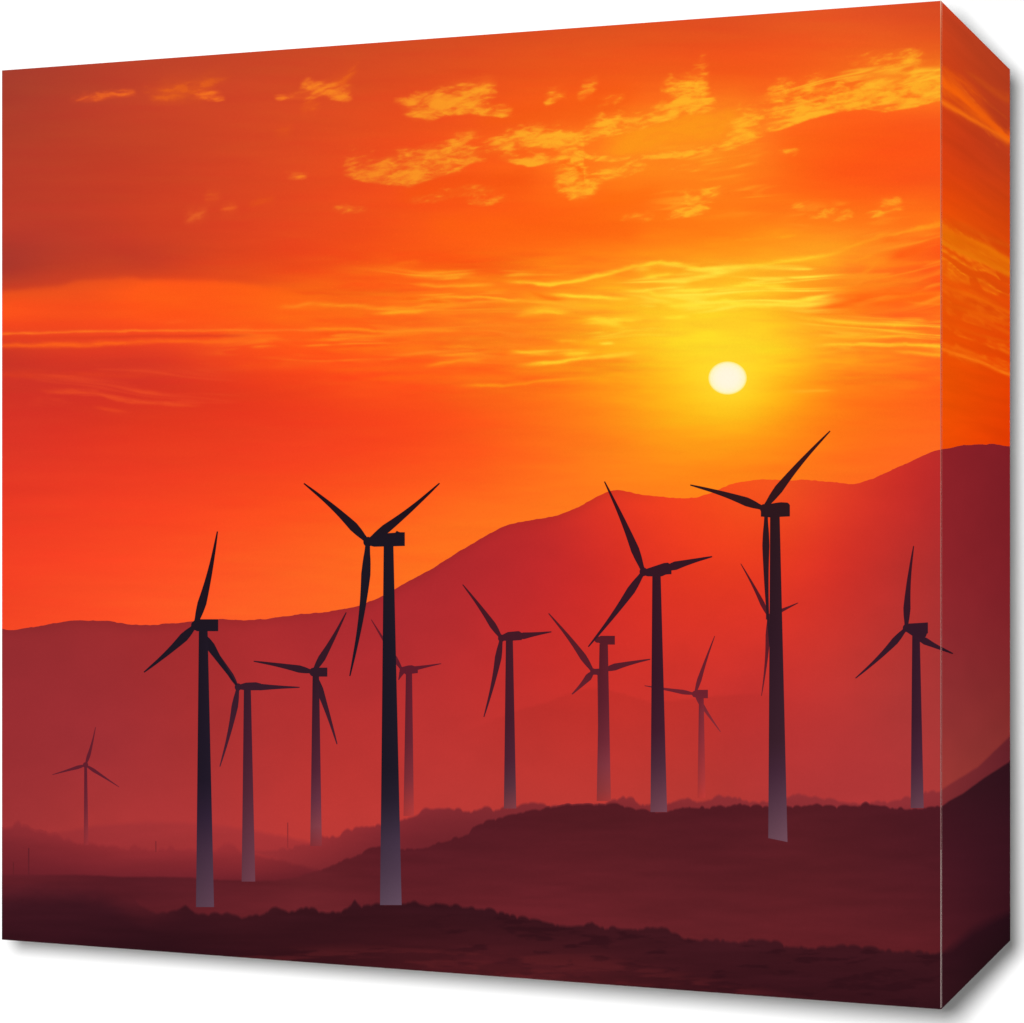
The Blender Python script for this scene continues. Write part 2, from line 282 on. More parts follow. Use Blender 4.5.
def with_streaks(rgb, X, Y, streaks, slope=0.0, density=None):
    for i, (pts, wu, wd, c, al, rag) in enumerate(streaks):
        p = np.array(pts, float)
        x0, x1 = p[0, 0], p[-1, 0]
        if x0 > x1: p = p[::-1]; x0, x1 = x1, x0
        if density is not None and p[:, 1].mean() < 225 and c[1] > 100 and rag > .35: continue
        m = 3 * max(wu, wd) + 6
        L = x1 - x0
        e = min(0.35 * L, 30.0)
        sel = (X > x0 - 5) & (X < x1 + 5) & (Y > p[:, 1].min() - m) & (Y < p[:, 1].max() + m)
        if not sel.any(): continue
        x, y = X[sel], Y[sel]
        yc = np.interp(x, p[:, 0], p[:, 1])
        ml = np.interp(x, p[:, 0], np.gradient(p[:, 1], p[:, 0]))
        g = np.clip((p[-1, 1] - p[0, 1]) / L, -0.6, 0.9)
        yy = y - g * (x - x0)
        puff = sstep(235, 215, y) if streaks is STREAKS else 0 * y
        thick = min(wu + wd, 18)
        w1 = fbm(x / 17, yy / 7, 40 + i, 4) * (1 - puff) + fbm(x / 11, yy / 5.5, 40 + i, 5) * puff
        fine = fbm(x / 22 + 3, yy / 3.2, 90 + i, 4) * (1 - puff) + fbm(x / 13 + 3, yy / 4.2, 90 + i, 5) * puff
        d = (y - yc) / np.sqrt(1 + ml ** 2) + (w1 - 0.5) * 2 * (0.8 + rag * thick * (0.32 + 0.25 * puff))
        k = 0.95 + 0.2 * puff
        pr = np.where(d < 0, np.exp(-np.abs(d / (wu * k)) ** (2 + puff)), np.exp(-np.abs(d / (wd * k)) ** (2 + puff)))
        end = np.ones_like(x)
        if x0 > 3 and x0 != 941: end = end * sstep(x0 - 5, x0 + e, x)
        if x1 < 939 or 941 < x1 < 1003: end = end * (1 - sstep(x1 - e, x1 + 5, x))
        tx = np.clip(1 - rag * (0.6 + 0.3 * puff) * sstep(0.62 - 0.03 * puff, 0.34 + 0.05 * puff, fine), 0, 1)
        a = np.clip(al * (1.2 - .2 * puff) * pr * end * tx, 0, 1)
        base = rgb[sel]
        c = np.array(c, float)
        if streaks is STREAKS:
            c = c + np.array([0, 7, -8]) * (0.4 + 0.6 * puff[:, None])
            w0 = 1.9 * max(wu, wd) + 2
            base = mix(base, base * .45 + c * .55, np.clip(0.5 * puff * al * end * np.exp(-(d / w0) ** 2), 0, 1))
        rgb[sel] = mix(base, c, a)
    return rgb

def wisps(rgb, X, Y, mask, c, al, slope, sx_, sy_, seed):
    """fine wind-drawn filaments"""
    sel = mask > 0.01
    x, y, m = X[sel], Y[sel], mask[sel]
    yy = y - slope * x + (fbm(x / 110, y / 60, seed + 3, 2) - .5) * 12
    n = fbm(x / (2.2 * sx_), yy / (1.15 * sy_), seed, 2)
    ln = np.exp(-((n - .5) / .075) ** 2) + .7 * np.exp(-((n - .68) / .065) ** 2)
    ln = ln * (.45 + .9 * fbm(x / 30, yy / 3.4, seed + 6, 3))
    patch = sstep(.36, .56, fbm(x / 60 + 5, yy / 11, seed + 9, 3))
    rgb[sel] = mix(rgb[sel], c, np.clip(1.25 * al * m * ln * patch, 0, 1))
    return rgb
def sky_colour(X, Y):
    rgb = sky_tps(X, Y)
    # faint level banding and mottling of the haze
    n = fbm(X / 120, Y / 14, 5, 4) - 0.5
    w = sstep(260, 380, X) * sstep(240, 270, Y) * (1 - sstep(370, 410, Y))
    w = w * (1 - .8 * sstep(600, 670, X) * (1 - sstep(800, 850, X)))
    rgb = rgb * (1 + n * (0.035 + 0.05 * w))[..., None]
    n2 = fbm(X / 60, Y / 9, 11, 4) - 0.5
    rgb[..., 1] *= 1 + n2 * (0.10 + 0.30 * w)
    rgb = np.clip(rgb, 0, 255)
    rgb = with_streaks(rgb, X, Y, STREAKS, density=True)
    rgb = paint_clouds(rgb, X, Y)
    for args in (
        (sstep(262, 276, Y) * (1 - sstep(302, 318, Y)) * sstep(330, 470, X) * (1 - sstep(560, 640, X)), (255, 178, 40), .65, .0, 75, 7, 201),
        (sstep(318, 330, Y) * (1 - sstep(352, 372, Y)) * sstep(170, 300, X) * (1 - sstep(500, 560, X)), (255, 138, 32), .6, -.01, 85, 8, 203),
        (sstep(258, 272, Y) * (1 - sstep(306, 318, Y)) * sstep(600, 660, X) * (1 - sstep(800, 860, X)), (255, 226, 66), .75, -.02, 70, 9, 205),
        (sstep(312, 322, Y) * (1 - sstep(346, 358, Y)) * sstep(775, 820, X), (255, 190, 44), .7, .06, 80, 7, 207),
        (sstep(222, 236, Y) * (1 - sstep(300, 318, Y)) * sstep(800, 860, X), (255, 146, 34), .6, -.22, 60, 10, 209),
        (sstep(345, 352, Y) * (1 - sstep(362, 376, Y)) * sstep(500, 540, X) * (1 - sstep(610, 650, X)), (255, 200, 46), .6, -.04, 60, 7, 211),
        (sstep(314, 320, Y) * (1 - sstep(334, 346, Y)) * sstep(575, 600, X) * (1 - sstep(650, 690, X)), (255, 212, 50), .6, -.03, 50, 6, 213),
        (sstep(-42, -34, Y - np.interp(X, [760, 850, 941], [128, 108, 99])) * (1 - sstep(-4, 2, Y - np.interp(X, [760, 800, 850, 886, 941], [134, 122, 108, 111, 99]))) * sstep(750, 800, X), (255, 184, 44), .75, -.22, 45, 9, 215),
        (sstep(140, 152, Y) * (1 - sstep(205, 222, Y)) * sstep(640, 680, X) * (1 - sstep(740, 800, X)), (255, 170, 40), .45, -.12, 40, 8, 217),
        (sstep(196, 206, Y) * (1 - sstep(222, 236, Y)) * sstep(770, 810, X) * (1 - sstep(890, 930, X)), (255, 146, 34), .5, -.10, 40, 8, 219),
        (sstep(360, 375, Y) * (1 - sstep(400, 412, Y)) * sstep(20, 60, X) * (1 - sstep(190, 260, X)), (240, 80, 40), .35, .07, 70, 8, 221),
        ):
        rgb = wisps(rgb, X, Y, *args)
    # sharp lower rim of the dark cloud bank on the left
    ye = np.interp(X, [2, 40, 75, 125, 200, 260, 330], [291, 288, 282, 278.5, 281, 285, 290]) + (fbm(X / 30, X * 0, 231, 3) - .5) * 5
    d = (Y - ye) / 3.5
    amp = np.exp(-np.abs(Y - ye) / 16) * (1 - sstep(230, 340, X))
    rgb = rgb + (np.tanh(d) * amp)[..., None] * np.array([15, 9, -3.0])
    rgb = np.clip(rgb, 0, 255)
    # glow close round the sun disc
    r = np.hypot((X - 727.5), (Y - 377.5) * 1.12)
    rgb = mix(rgb, (255, 216, 44), 0.75 * np.exp(-(np.maximum(r - 18, 0) / 26) ** 1.3))
    return np.clip(rgb, 0, 255)
def side_sky_colour(X, Y):
    rgb = side_sky_tps(X, Y)
    yy = CY + (Y - CY) * (1447 - 941) / (1447 - X)
    n = fbm(X / 40, yy / 9, 21, 4) - 0.5
    rgb = rgb * (1 + n * 0.09)[..., None]
    t = (X - 941) / 69.0
    for (ya, yb, za, zb, c, al) in ((60, 138, 103, 142, (238, 98, 12), .85), (223, 258, 244, 277, (230, 110, 8), .8)):
        top = ya + (yb - ya) * t; bot = za + (zb - za) * t
        v = (Y - top) / np.maximum(bot - top, 1)
        st = fbm(X / 30, v * 5, 25 + ya, 4)
        rgb = mix(rgb, c, al * sstep(0, .55, v) * (1 - sstep(.93, 1.04, v)) * np.clip(.35 + 1.5 * (st - .3), 0, 1))
    rgb = wisps(np.clip(rgb, 0, 255), X * 4.0, yy, sstep(208, 224, yy) * (1 - sstep(262, 285, yy)), (246, 132, 16), .6, .02, 70, 7, 251)
    rgb = wisps(rgb, X * 4.0, yy, sstep(275, 290, yy) * (1 - sstep(345, 362, yy)), (244, 112, 14), .5, .02, 80, 8, 253)
    rgb = wisps(rgb, X * 4.0, yy, sstep(56, 70, yy) * (1 - sstep(96, 106, yy)), (246, 118, 22), .5, .03, 60, 8, 255)
    return np.clip(with_streaks(np.clip(rgb, 0, 255), X, Y, SIDE_STREAKS), 0, 255)

fx = np.linspace(XL, XE, 640); fxs = np.linspace(XL, XE, 920); sx = np.linspace(XE, XR, 70)
sh = Sheet()
band(sh, fxs, ytop(fxs), np.full_like(fxs, 650.0), 820, sky_colour, False, 0)
band(sh, sx, ytop(sx), np.full_like(sx, 470.0), 270, side_sky_colour, True, 0)
sky = sh.build('printed_sky', INKM, root); sky['label'] = 'orange and yellow sunset sky with streaky clouds'

# ---- sun disc
th = np.linspace(0, 2 * np.pi, 65); rr = np.linspace(0.0, 1, 9)
TX, RR = np.meshgrid(th, rr, indexing='ij')
X = 727.6 + 19.2 * RR * np.cos(TX); Y = 378.0 - 16.6 * RR * np.sin(TX)
rgb = np.array([255, 246, 222.0]) + (np.array([255, 245, 170.0]) - np.array([255, 246, 222.0])) * (RR ** 4)[..., None]
rgb = mix(rgb, (255, 226, 84), .8 * sstep(.88, 1.0, RR))
sh = Sheet(); sh.patch(X, Y, rgb, False, 0.6)
sun = sh.build('printed_sun', INKM, root); sun['label'] = 'pale round sun disc'

# ---- far ridge
RIDGE = [(2,629.5),(20,629.5),(40,626),(65,620.5),(85,620),(110,620.8),(130,624.5),(145,625.2),(165,624),(190,621.6),(215,619),(232,619.5),(250,620.6),(270,618.5),(300,614.5),(334,611),(361,604.6),(382,597),(397,588),(420,575),(447,560),(459,552),(471,544),(485,535.5),(505,526),(532,520),(560,515),(580,506.5),(601,494.5),(612,489.8),(618,489.6),(633,493.3),(657,496.8),(677,498.3),(698,497),(712,492.7),(720,488),(736,483),(768,479.2),(783,481),(803,479.5),(824,481),(842,482.7),(857,484),(872,479.4),(895,468),(912,461.4),(925,454.2),(940,449.4),(962,445.6),(985,443.7),(1010,446.6)]
ridge_f = smooth_curve(RIDGE)
def ridge_top(x):
    base = sum(ridge_f(x + o) for o in (-5, -2.5, 0, 2.5, 5)) / 5
    return base + (fbm(x / 12, x * 0, 3, 4) - 0.5) * 2.6 - .9 * np.maximum(vnoise(x / 3.1, x * 0, 14) - .55, 0)
MTN = [
 (10,640,150,44,48),(10,740,154,46,50),(10,820,158,50,52),(100,650,156,45,48),(100,750,160,48,52),(100,812,170,53,53),(200,640,165,44,46),(200,750,170,50,50),(200,820,176,54,54),(280,650,175,46,48),(280,800,186,55,52),
 (350,640,174,44,48),(350,780,188,54,50),(450,590,178,42,46),(450,700,190,50,48),(450,790,188,56,52),(550,545,193,42,42),(550,650,200,46,42),(550,780,192,56,50),
 (618,500,228,56,35),(618,560,216,48,37),(618,650,206,48,40),(618,780,192,56,50),(690,508,242,66,30),(690,560,233,58,32),(690,640,216,52,40),(690,780,187,56,50),
 (768,486,242,84,30),(760,540,240,66,30),(750,600,223,54,36),(750,700,196,50,47),(750,790,182,55,52),(830,490,230,64,36),(830,560,216,50,37),(830,650,203,54,46),(830,780,178,54,54),
 (900,474,202,46,38),(900,560,190,48,43),(900,700,174,54,52),(900,790,177,55,55),(938,458,190,44,42),(938,560,172,46,45),(938,700,168,54,53),(938,795,174,58,56)]
SMTN = [(944,462,140,33,40),(1006,462,126,30,38),(950,560,138,35,41),(1004,600,128,33,40),(950,690,140,46,48),(1004,700,130,42,42),(950,780,150,54,50),(1004,745,135,48,46)]
mtn_tps, smtn_tps = Tps(MTN, 1.0, 0.01), Tps(SMTN, 1.0, 0.02)
HUMP = smooth_curve([(420,748),(470,730),(516,711),(545,703),(578,690),(600,688),(620,693),(650,702),(680,700),(730,695),(765,694),(800,704),(860,730),(941,760)])
def mtn_colour(X, Y):
    rgb = mtn_tps(X, Y)
    d = Y - HUMP(X)
    a = sstep(-1.5, 1.5, d) * np.exp(-np.maximum(d, 0) / 60) * sstep(440, 540, X) * (1 - sstep(720, 820, X))
    rgb = rgb * (1 - 0.045 * a)[..., None]
    n = fbm(X / 45, Y / 30, 8, 4) - 0.5
    rgb = rgb * (1 + 0.05 * n)[..., None]
    # the ridge crest is a touch darker on the left, glowing below the sun
    c = np.exp(-((Y - ridge_top(X)) / 7) ** 2)
    return np.clip(rgb * (1 - 0.05 * c * (1 - sstep(600, 680, X)))[..., None], 0, 255)
def smtn_colour(X, Y):
    rgb = smtn_tps(X, Y)
    return np.clip(rgb * (1 + 0.06 * (fbm(X / 25, Y / 30, 9, 4) - 0.5))[..., None], 0, 255)
sh = Sheet()
band(sh, fx, ridge_top(fx), np.full_like(fx, 870.0), 150, mtn_colour, False, 1)
band(sh, sx, ridge_top(sx), np.full_like(sx, 850.0), 120, smtn_colour, True, 1)
m = sh.build('printed_mountain', INKM, root); m['label'] = 'hazy red mountain ridge below the sky'

# ---- misty ground layers
def jag(x, amp, seed, sc=7.0):
    """uneven tops of bushes and small trees along a crest"""
    y = -(fbm(x / 13, x * 0 + seed, seed, 3) - 0.5) * amp
    for j, (s_, w_) in enumerate(((11.0, 1.0), (5.5, .75), (2.6, .4))):
        c = np.floor(x / s_)
        for o in (-1, 0, 1):
            h = hash2(c + o, c * 0 + 1, seed + 31 * j); q = hash2(c + o, c * 0 + 2, seed + 31 * j); r = s_ * (.35 + .4 * hash2(c + o, c * 0 + 3, seed + 31 * j))
            z = (x - (c + o + .2 + .6 * q) * s_) / r
            y = np.minimum(y, -amp * w_ * np.maximum(h - .25, 0) * 1.5 * np.sqrt(np.maximum(1 - z * z, 0)))
    return y + amp * .35
def layer(name, pts, colour, scolour, k, amp, seed, label, x0=XL, x1=XR, feather=2.2, bg=None, sbg=None, lower=None, ampf=None, soft_side=False):
    f = smooth_curve(pts)
    sh = Sheet()
    for side in (False, True):
        a, b = (max(x0, XL), min(x1, XE)) if not side else (XE, min(x1, XR))
        if b - a < 1: continue
        n = max(8, int((b - a) / 1.0))
        c = np.linspace(a, b, n)
        am = amp if ampf is None else amp * ampf(c)
        top = f(c) + jag(c, am, seed)
        bot = ybot(c) - 0.02 if lower is None else np.minimum(lower(c), ybot(c) - 0.02)
        top = np.minimum(top, bot - 0.5)
        fn = (scolour if side else colour)
        base = (sbg if side else bg)
        X = np.repeat(c[:, None], 72, 1)
        t = np.concatenate([[0, .35, .7, 1.0], 1 + np.linspace(0, 1, 69)[1:] ])
        H = (bot - top)[:, None]
        fe = np.minimum(feather * (1 + (3.0 * sstep(XE, XE + 12, c)[:, None] if side and soft_side else 0)), H * 0.3)
        Y = np.where(t[None] <= 1, top[:, None] - fe * 0.5 + fe * t[None], top[:, None] + fe * 0.5 + (H - fe * 0.5) * (t[None] - 1))
        rgb = fn(X, Y)
        if base is not None:
            w = np.clip(np.where(t[None] <= 1, t[None], 1), 0, 1) + 0 * X
            rgb = mix(base(X, Y), rgb, w)
        sh.patch(X, Y, rgb, side, k)
    o = sh.build(name, INKM, root); o['label'] = label
    return o

def field(pts, seed, amp=0.10, sx_=50, sy_=9, reg=0.02):
    t = Tps(pts, 1.0, reg)
    def f(X, Y):
        n = fbm(X / sx_, Y / sy_, seed, 4) - 0.5
        return np.clip(t(X, Y) * (1 + amp * n)[..., None], 0, 255)
    return f
far_c = field([(2,826,150,47,50),(100,830,160,50,53),(180,835,164,51,53),(260,850,162,50,52),(2,880,146,45,48),(260,880,150,46,49),(330,850,164,50,52),(330,880,140,44,48)], 31, .05)
layer('printed_plain', [(2,834),(60,833),(95,826),(150,822),(200,823),(250,830),(300,840),(330,846)], far_c, None, 2, 1.0, 61, 'faint misty plain at the foot of the mountain', x1=330, bg=mtn_colour, feather=5)

def bg_far(X, Y):
    a = sstep(300, 335, X)[..., None]
    return far_c(X, Y) * (1 - a) + mtn_colour(X, np.minimum(Y, 820)) * a
def bg_hill(X, Y):
    a = sstep(315, 345, X)[..., None]
    return left_c(X, Y) * (1 - a) + mid_c(X, Y) * a
mid_c = field([(250,850,158,49,52),(320,845,148,46,50),(370,832,136,42,48),(420,820,126,40,47),(480,816,124,40,46),(530,808,130,43,48),(620,800,136,44,48),(720,800,140,46,50),(800,798,146,48,52),(900,800,146,48,53),(940,794,142,47,52),(300,880,118,38,44),(450,860,104,33,40),(600,850,110,35,42),(800,850,118,38,44),(935,850,118,38,44)], 32, .06)
smid_c = field([(945,792,128,44,47),(1008,745,98,32,40),(980,775,112,38,44),(1008,790,100,34,40),(960,810,110,38,44)], 33, .05)
layer('printed_far_hill', [(240,855),(255,851),(280,849),(306,846),(320,837),(338,837),(347,831),(362,826),(379,826),(402,820),(416,815),(425,811),(447,809),(465,812),(484,809),(497,810),(512,807),(529,803.5),(546,806),(575,806),(605,806),(618,799),(624,797.5),(634,799),(640,804),(655,805),(676,803),(687,798.5),(695,802),(705,801),(719,796),(729,798),(738,799),(758,803),(775,801),(790,797),(805,795),(822,798.5),(840,802),(870,804),(896,801),(910,799),(925,792.5),(941,790),(960,778),(978,767),(1010,736)], mid_c, smid_c, 3, 4.2, 62, 'misty wooded hill behind the dark one', x0=242, bg=bg_far, sbg=smtn_colour, feather=3, ampf=lambda c: np.where(c > 941, 0.1, 1.0))

left_c = field([(2,835,126,40,46),(60,845,134,41,47),(120,852,146,44,49),(200,856,146,44,49),(250,862,140,43,48),(120,868,124,38,45),(200,870,122,37,45),(2,872,112,34,42),(120,875,112,34,42),(250,880,108,33,41),(330,870,110,34,42)], 34, .07)
def bg_scrub(X, Y):
    a = sstep(250, 288, X)[..., None]
    return far_c(X, Y) * (1 - a) + mid_c(X, Y) * a
layer('printed_scrubland', [(2,829),(12,827.5),(19,823.5),(26,828),(44,832),(61,838),(73,842.5),(105,847),(129,848.5),(137,845),(144,850),(166,851),(171,846),(177,851),(190,850.5),(216,852),(224,843),(229,842),(236,847),(243,854),(270,858),(300,866),(330,874)], left_c, None, 4, 3.6, 63, 'misty scrubland sloping down from the left', x1=330, bg=bg_scrub, feather=4)

hill_c = field([(2,878,98,31,39),(80,880,94,30,38),(200,882,92,30,38),(270,890,96,30,37),(100,900,82,26,34),(200,905,98,31,38),(300,900,108,36,42),(345,868,96,30,37),(400,870,90,28,36),(460,845,88,28,36),(500,830,86,27,35),(450,890,98,31,38),(560,815,84,27,34),(560,860,92,29,36),(560,905,104,33,40),(640,820,84,27,34),(640,920,102,33,39),(720,815,82,26,34),(720,860,90,29,36),(720,925,98,32,38),(800,815,86,28,35),(800,880,92,30,36),(800,935,98,31,37),(880,815,80,26,34),(880,880,86,28,35),(880,940,94,30,36),(938,815,76,25,34),(938,880,80,26,34),(938,945,92,29,35)], 35, .15, 60, 7)
shill_c = field([(944,812,62,21,30),(975,787,52,20,28),(1008,768,48,18,27),(950,850,66,22,32),(1005,830,58,20,30),(950,900,72,24,33),(1005,890,54,18,27),(952,938,74,24,32)], 36, .08, 40, 7)
hill_pts = [(2,874.7),(83,875),(122,877),(156,877),(190,877.6),(220,880),(250,881),(272,881),(294,877.6),(318,872),(337,863),(350,858),(362,853),(377,848),(402,849),(425,848),(447,841),(469,834),(474,827),(486,822),(495,820),(504,817),(526,812),(551,807.5),(570,805),(592,804.5),(617,804.5),(631,808),(639,811),(668,812),(675,808),(690,807),(709,808),(733,806),(739,803),(752,806.5),(790,807.5),(808,807),(817,805),(828,807.5),(852,807.5),(866,804.5),(875,807),(907,808.5),(941,807),(949,801),(963,793.5),(984,778),(1010,761.5)]
layer('printed_hill', hill_pts, hill_c, shill_c, 5, 3.4, 64, 'dark red hill crossing the middle of the picture', bg=bg_hill, sbg=smid_c, feather=2.4, ampf=lambda c: np.where(c > 941, 0.05, np.clip((c - 230) / 120, .15, 1)))

fore_c0 = field([(2,900,62,22,31),(2,935,54,19,27),(80,905,62,22,31),(80,940,52,18,26),(160,920,58,20,28),(160,945,44,16,23),(240,922,62,22,29),(240,955,50,17,24),(330,918,56,20,27),(330,962,56,19,25),(400,908,56,20,27),(400,962,66,22,28),(480,915,54,20,27),(480,968,80,26,32),(560,930,58,21,28),(560,972,80,27,32),(650,935,64,23,30),(650,975,64,22,28),(730,945,66,24,31),(730,985,58,20,27),(820,952,64,23,30),(820,990,56,20,27),(938,957,60,22,29),(938,1000,54,20,27)], 37, .16, 60, 6)
def fore_c(X, Y):
    rgb = fore_c0(X, Y)
    # lit turf streaks and dark scrub low in the picture
    n = fbm(X / 55, Y / 5.5, 71, 5)
    w = sstep(-8, 6, Y - np.interp(X, [2, 240, 330, 480, 600, 730, 941], [990, 955, 948, 950, 958, 985, 1030]))
    rgb = mix(rgb, (92, 31, 35), 0.55 * w * sstep(.45, .62, n))
    rgb = mix(rgb, (46, 16, 23), 0.6 * sstep(.52, .70, fbm(X / 30 + 9, Y / 7, 75, 4)) * sstep(400, 470, X) * (1 - .5 * w))
    # left third: the scrub dissolves into the mist instead of ending in an edge
    soft = 1 - sstep(120, 190, X)
    d = Y - np.interp(X, [2, 60, 100, 150, 195], [884, 882, 886, 908, 914])
    a = sstep(-6, 26, d + 6 * (fbm(X / 16, Y / 8, 77, 3) - .5))
    return mix(rgb, hill_c(X, Y), soft * (1 - a))
sfore_c = field([(944,960,50,18,26),(970,945,44,16,24),(1006,920,38,14,22),(948,990,48,18,25),(1000,945,36,14,20)], 38, .10)
layer('printed_foreground', [(2,884),(50,882),(98,880),(125,888),(140,905),(150,911),(156,913),(168,913),(180,911),(186,907),(195,915),(227,914),(240,918),(259,915.5),(270,910),(277,907),(289,912),(306,907.5),(318,912),(342,912),(351,906),(355,900),(362,907),(377,904),(406,903.5),(416,903),(428,906),(435,902.5),(450,905),(489,910.5),(509,914),(519,918),(541,922),(563,926),(585,926),(592,922.5),(602,928),(641,929.5),(656,926.5),(668,930.5),(683,938),(700,940),(729,941),(738,943),(752,940.5),(773,942),(790,947.5),(817,948.5),(843,945),(866,948),(896,951),(941,954),(954,945),(972,930),(990,921),(1010,912)], fore_c, sfore_c, 7, 3.4, 66, 'darkest scrub along the bottom of the picture', bg=hill_c, sbg=shill_c, soft_side=True, feather=3.4, ampf=lambda c: np.where(c > 941, 0.1, np.where(c < 130, .4, 1)))

# ------------------------------------------------------------------ printed turbines
def bg_colour(X, Y): return mtn_colour(X, Y)
def fade_fn(stops):
    a = np.array(stops, float)
    def f(X, Y):
        return np.stack([np.interp(Y, a[:, 0], a[:, i]) for i in (1, 2, 3)], -1)
    return f
def split_patch(sh, X, Y, rgbf, k):
    """print a patch, folding it round the canvas edge where it crosses"""
    if X.max() <= XE: sh.patch(X, Y, rgbf(X, Y), False, k); return
    for side in (False, True):
        lo, hi = (-1e9, XE) if not side else (XE, 1e9)
        Xc = np.clip(X, lo, hi)
        # clip runs by moving along the patch direction (columns run along the blade)
        mid = X.mean(1); keep = (mid <= XE + 3) if not side else (mid >= XE - 3)
        if keep.sum() < 2: continue
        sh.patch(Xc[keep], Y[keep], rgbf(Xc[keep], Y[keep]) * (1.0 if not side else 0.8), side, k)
def blade(parent, root_, tip, w, col, k, bend=0.0, peak=0.24):
    a, b = np.array(root_, float), np.array(tip, float)
    L = np.linalg.norm(b - a); u = (b - a) / L; n = np.array([-u[1], u[0]])
    t = np.linspace(0, 1, 26)
    prof = np.interp(t, [0, .06, .14, peak, .45, .7, .88, 1], [.5, .56, .84, 1, .70, .42, .27, .14]) * w * 0.5
    cen = a + (b - a) * t[:, None] + n * (bend * L * np.sin(np.pi * t))[:, None]
    off = np.linspace(-1, 1, 4)
    # trailing side bellied, leading side straight
    X = cen[:, 0:1] + n[0] * prof[:, None] * off; Y = cen[:, 1:2] + n[1] * prof[:, None] * off
    sh = Sheet(); split_patch(sh, X, Y, col, k)
    return sh.build('printed_blade', INKM, parent)
def tower(parent, top, base, col, k, slant=0.0):
    (xa, xb, y0), (xc, xd, y1) = top, base
    t = np.linspace(0, 1, 60)
    L = xa + (xc - xa) * t; R = xb + (xd - xb) * t
    off = np.linspace(0, 1, 5)
    X = L[:, None] + (R - L)[:, None] * off; Y = (y0 + (y1 - y0) * t)[:, None] + 0 * X
    Y = Y + slant * off[None] * t[:, None]
    def c(X, Y):
        rgb = col(X, Y)
        o = (X - L[:, None]) / np.maximum(R - L, .1)[:, None]
        return np.clip(rgb * (1 + 0.10 * (o - .5))[..., None], 0, 255)
    sh = Sheet(); sh.patch(X, Y, c(X, Y), False, k)
    return sh.build('printed_tower', INKM, parent)
def nacelle(parent, pts_top, pts_bot, col, k, hub=None, hr=4):
    """outline given as matching upper and lower polylines, plus the hub bulge"""
    xs = np.linspace(pts_top[0][0], pts_top[-1][0], 24)
    T = np.interp(xs, *np.array(pts_top, float).T); B = np.interp(xs, *np.array(pts_bot, float).T)
    X = np.repeat(xs[:, None], 4, 1); Y = T[:, None] + (B - T)[:, None] * np.linspace(0, 1, 4)
    sh = Sheet(); sh.patch(X, Y, col(X, Y), False, k)
    o = sh.build('printed_nacelle', INKM, parent)
    if hub is not None:
        TH, R_ = np.meshgrid(np.linspace(0, 2 * np.pi, 21), np.array([0, .6, 1.0]), indexing='ij')
        X = hub[0] + hr * R_ * np.cos(TH); Y = hub[1] - hr * 1.1 * R_ * np.sin(TH)
        sh = Sheet(); sh.patch(X, Y, col(X, Y), False, k + 0.05)
        sh.build('printed_hub', INKM, parent)
    return o
NT = 0
def turbine(label, hub, nac, tw, blades, w, stops, k, hr=4, slant=0.0, peak=0.24, front=()):
    """stops: colour by height in the picture; the foot pales into the mist"""
    global NT
    k = k + 0.12 * NT * 0.1; NT += 1
    t = bpy.data.objects.new('printed_turbine', None); COL.objects.link(t); t.parent = root
    mid = to_plane(np.array(hub[0]), np.array(hub[1]), False, 0) - ORIGIN
    t.location = mid; t['label'] = label
    # the foot pales into ground mist
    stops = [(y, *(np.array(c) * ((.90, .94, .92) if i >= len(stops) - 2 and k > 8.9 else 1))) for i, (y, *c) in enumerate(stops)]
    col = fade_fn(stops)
    n0 = len(bpy.data.objects)
    objs = []
    for i, b in enumerate(blades):
        tip, bend = b[0], (b[1] if len(b) > 1 else 0.0)
        rt = b[2] if len(b) > 2 else hub
        objs.append(blade(t, rt, tip, w * (b[3] if len(b) > 3 else 1), col, k + (0.5 if i in front else 0.1), bend, peak))
    if tw: objs.append(tower(t, tw[0], tw[1], col, k + 0.3, slant))
    if nac: objs.append(nacelle(t, nac[0], nac[1], col, k + 0.4, hub, hr))
    for c in t.children:
        c.location = -mid
    return t
def box(x0, x1, y0, y1, bump=None):
    top = [(x0, y0 + 1.5), (x0 + 2, y0), (x1, y0)]
    return top, [(x0, y1 - 2), (x0 + 3, y1), (x1, y1)]

DK = (34, 24, 36)
# the misty ones first (they stand behind)
turbine('tiny misty turbine far off on the left', (85.7,765), ([(84,763),(88,763)], [(84,767.5),(88,767.5)]), ((84.4,87.2,766),(84.0,88.6,845)),
        [((95.7,727),.02),((52.5,774.7),.0),((119.3,787),.0)], 3.6, [(727,102,32,44),(775,94,31,45),(805,108,38,50),(832,138,47,54),(846,148,47,52)], 8, 2.6)
turbine('faint misty turbine right of the central tower', (695,694), box(695.5,708,689.8,698.2), ((699,703.8,698),(697.6,705.6,798)),
        [((714.8,636),-.01),((644.6,685.7),.0),((720.6,731.8),.01)], 4.6, [(636,100,30,40),(695,108,34,46),(712,122,42,52),(740,138,46,54),(780,166,53,54),(799,184,55,51)], 8, 3)
turbine('small turbine half hidden behind the dark left-centre tower', (402.6,670.7), ([(402,667),(408,665.5),(412,665.2),(418,667.5)], [(402,672),(406,674.5),(418,673)]), ((406,412.2,673),(403.6,414,816)),
        [((441.3,663.6),.0),((371.4,619.6),.0),((398.6,680),.0)], 5, [(620,100,28,40),(672,92,28,42),(740,100,36,48),(780,126,46,54),(806,160,54,55),(817,172,55,54)], 8.2, 3)
turbine('bladed rotor tucked behind the bladeless tower', (593.2,671.6), ([(592,669),(600,668.5),(604,669)], [(592,674.5),(600,675),(604,674)]), ((597.5,601,672),(598.5,602,760)),
        [((548.7,613.4),.02),((572,694.3),-.02),((650.4,659.2),-.015,(604,670))], 7, [(613,84,28,36),(672,88,30,42),(700,108,36,46),(760,120,42,52)], 8.4, 3)
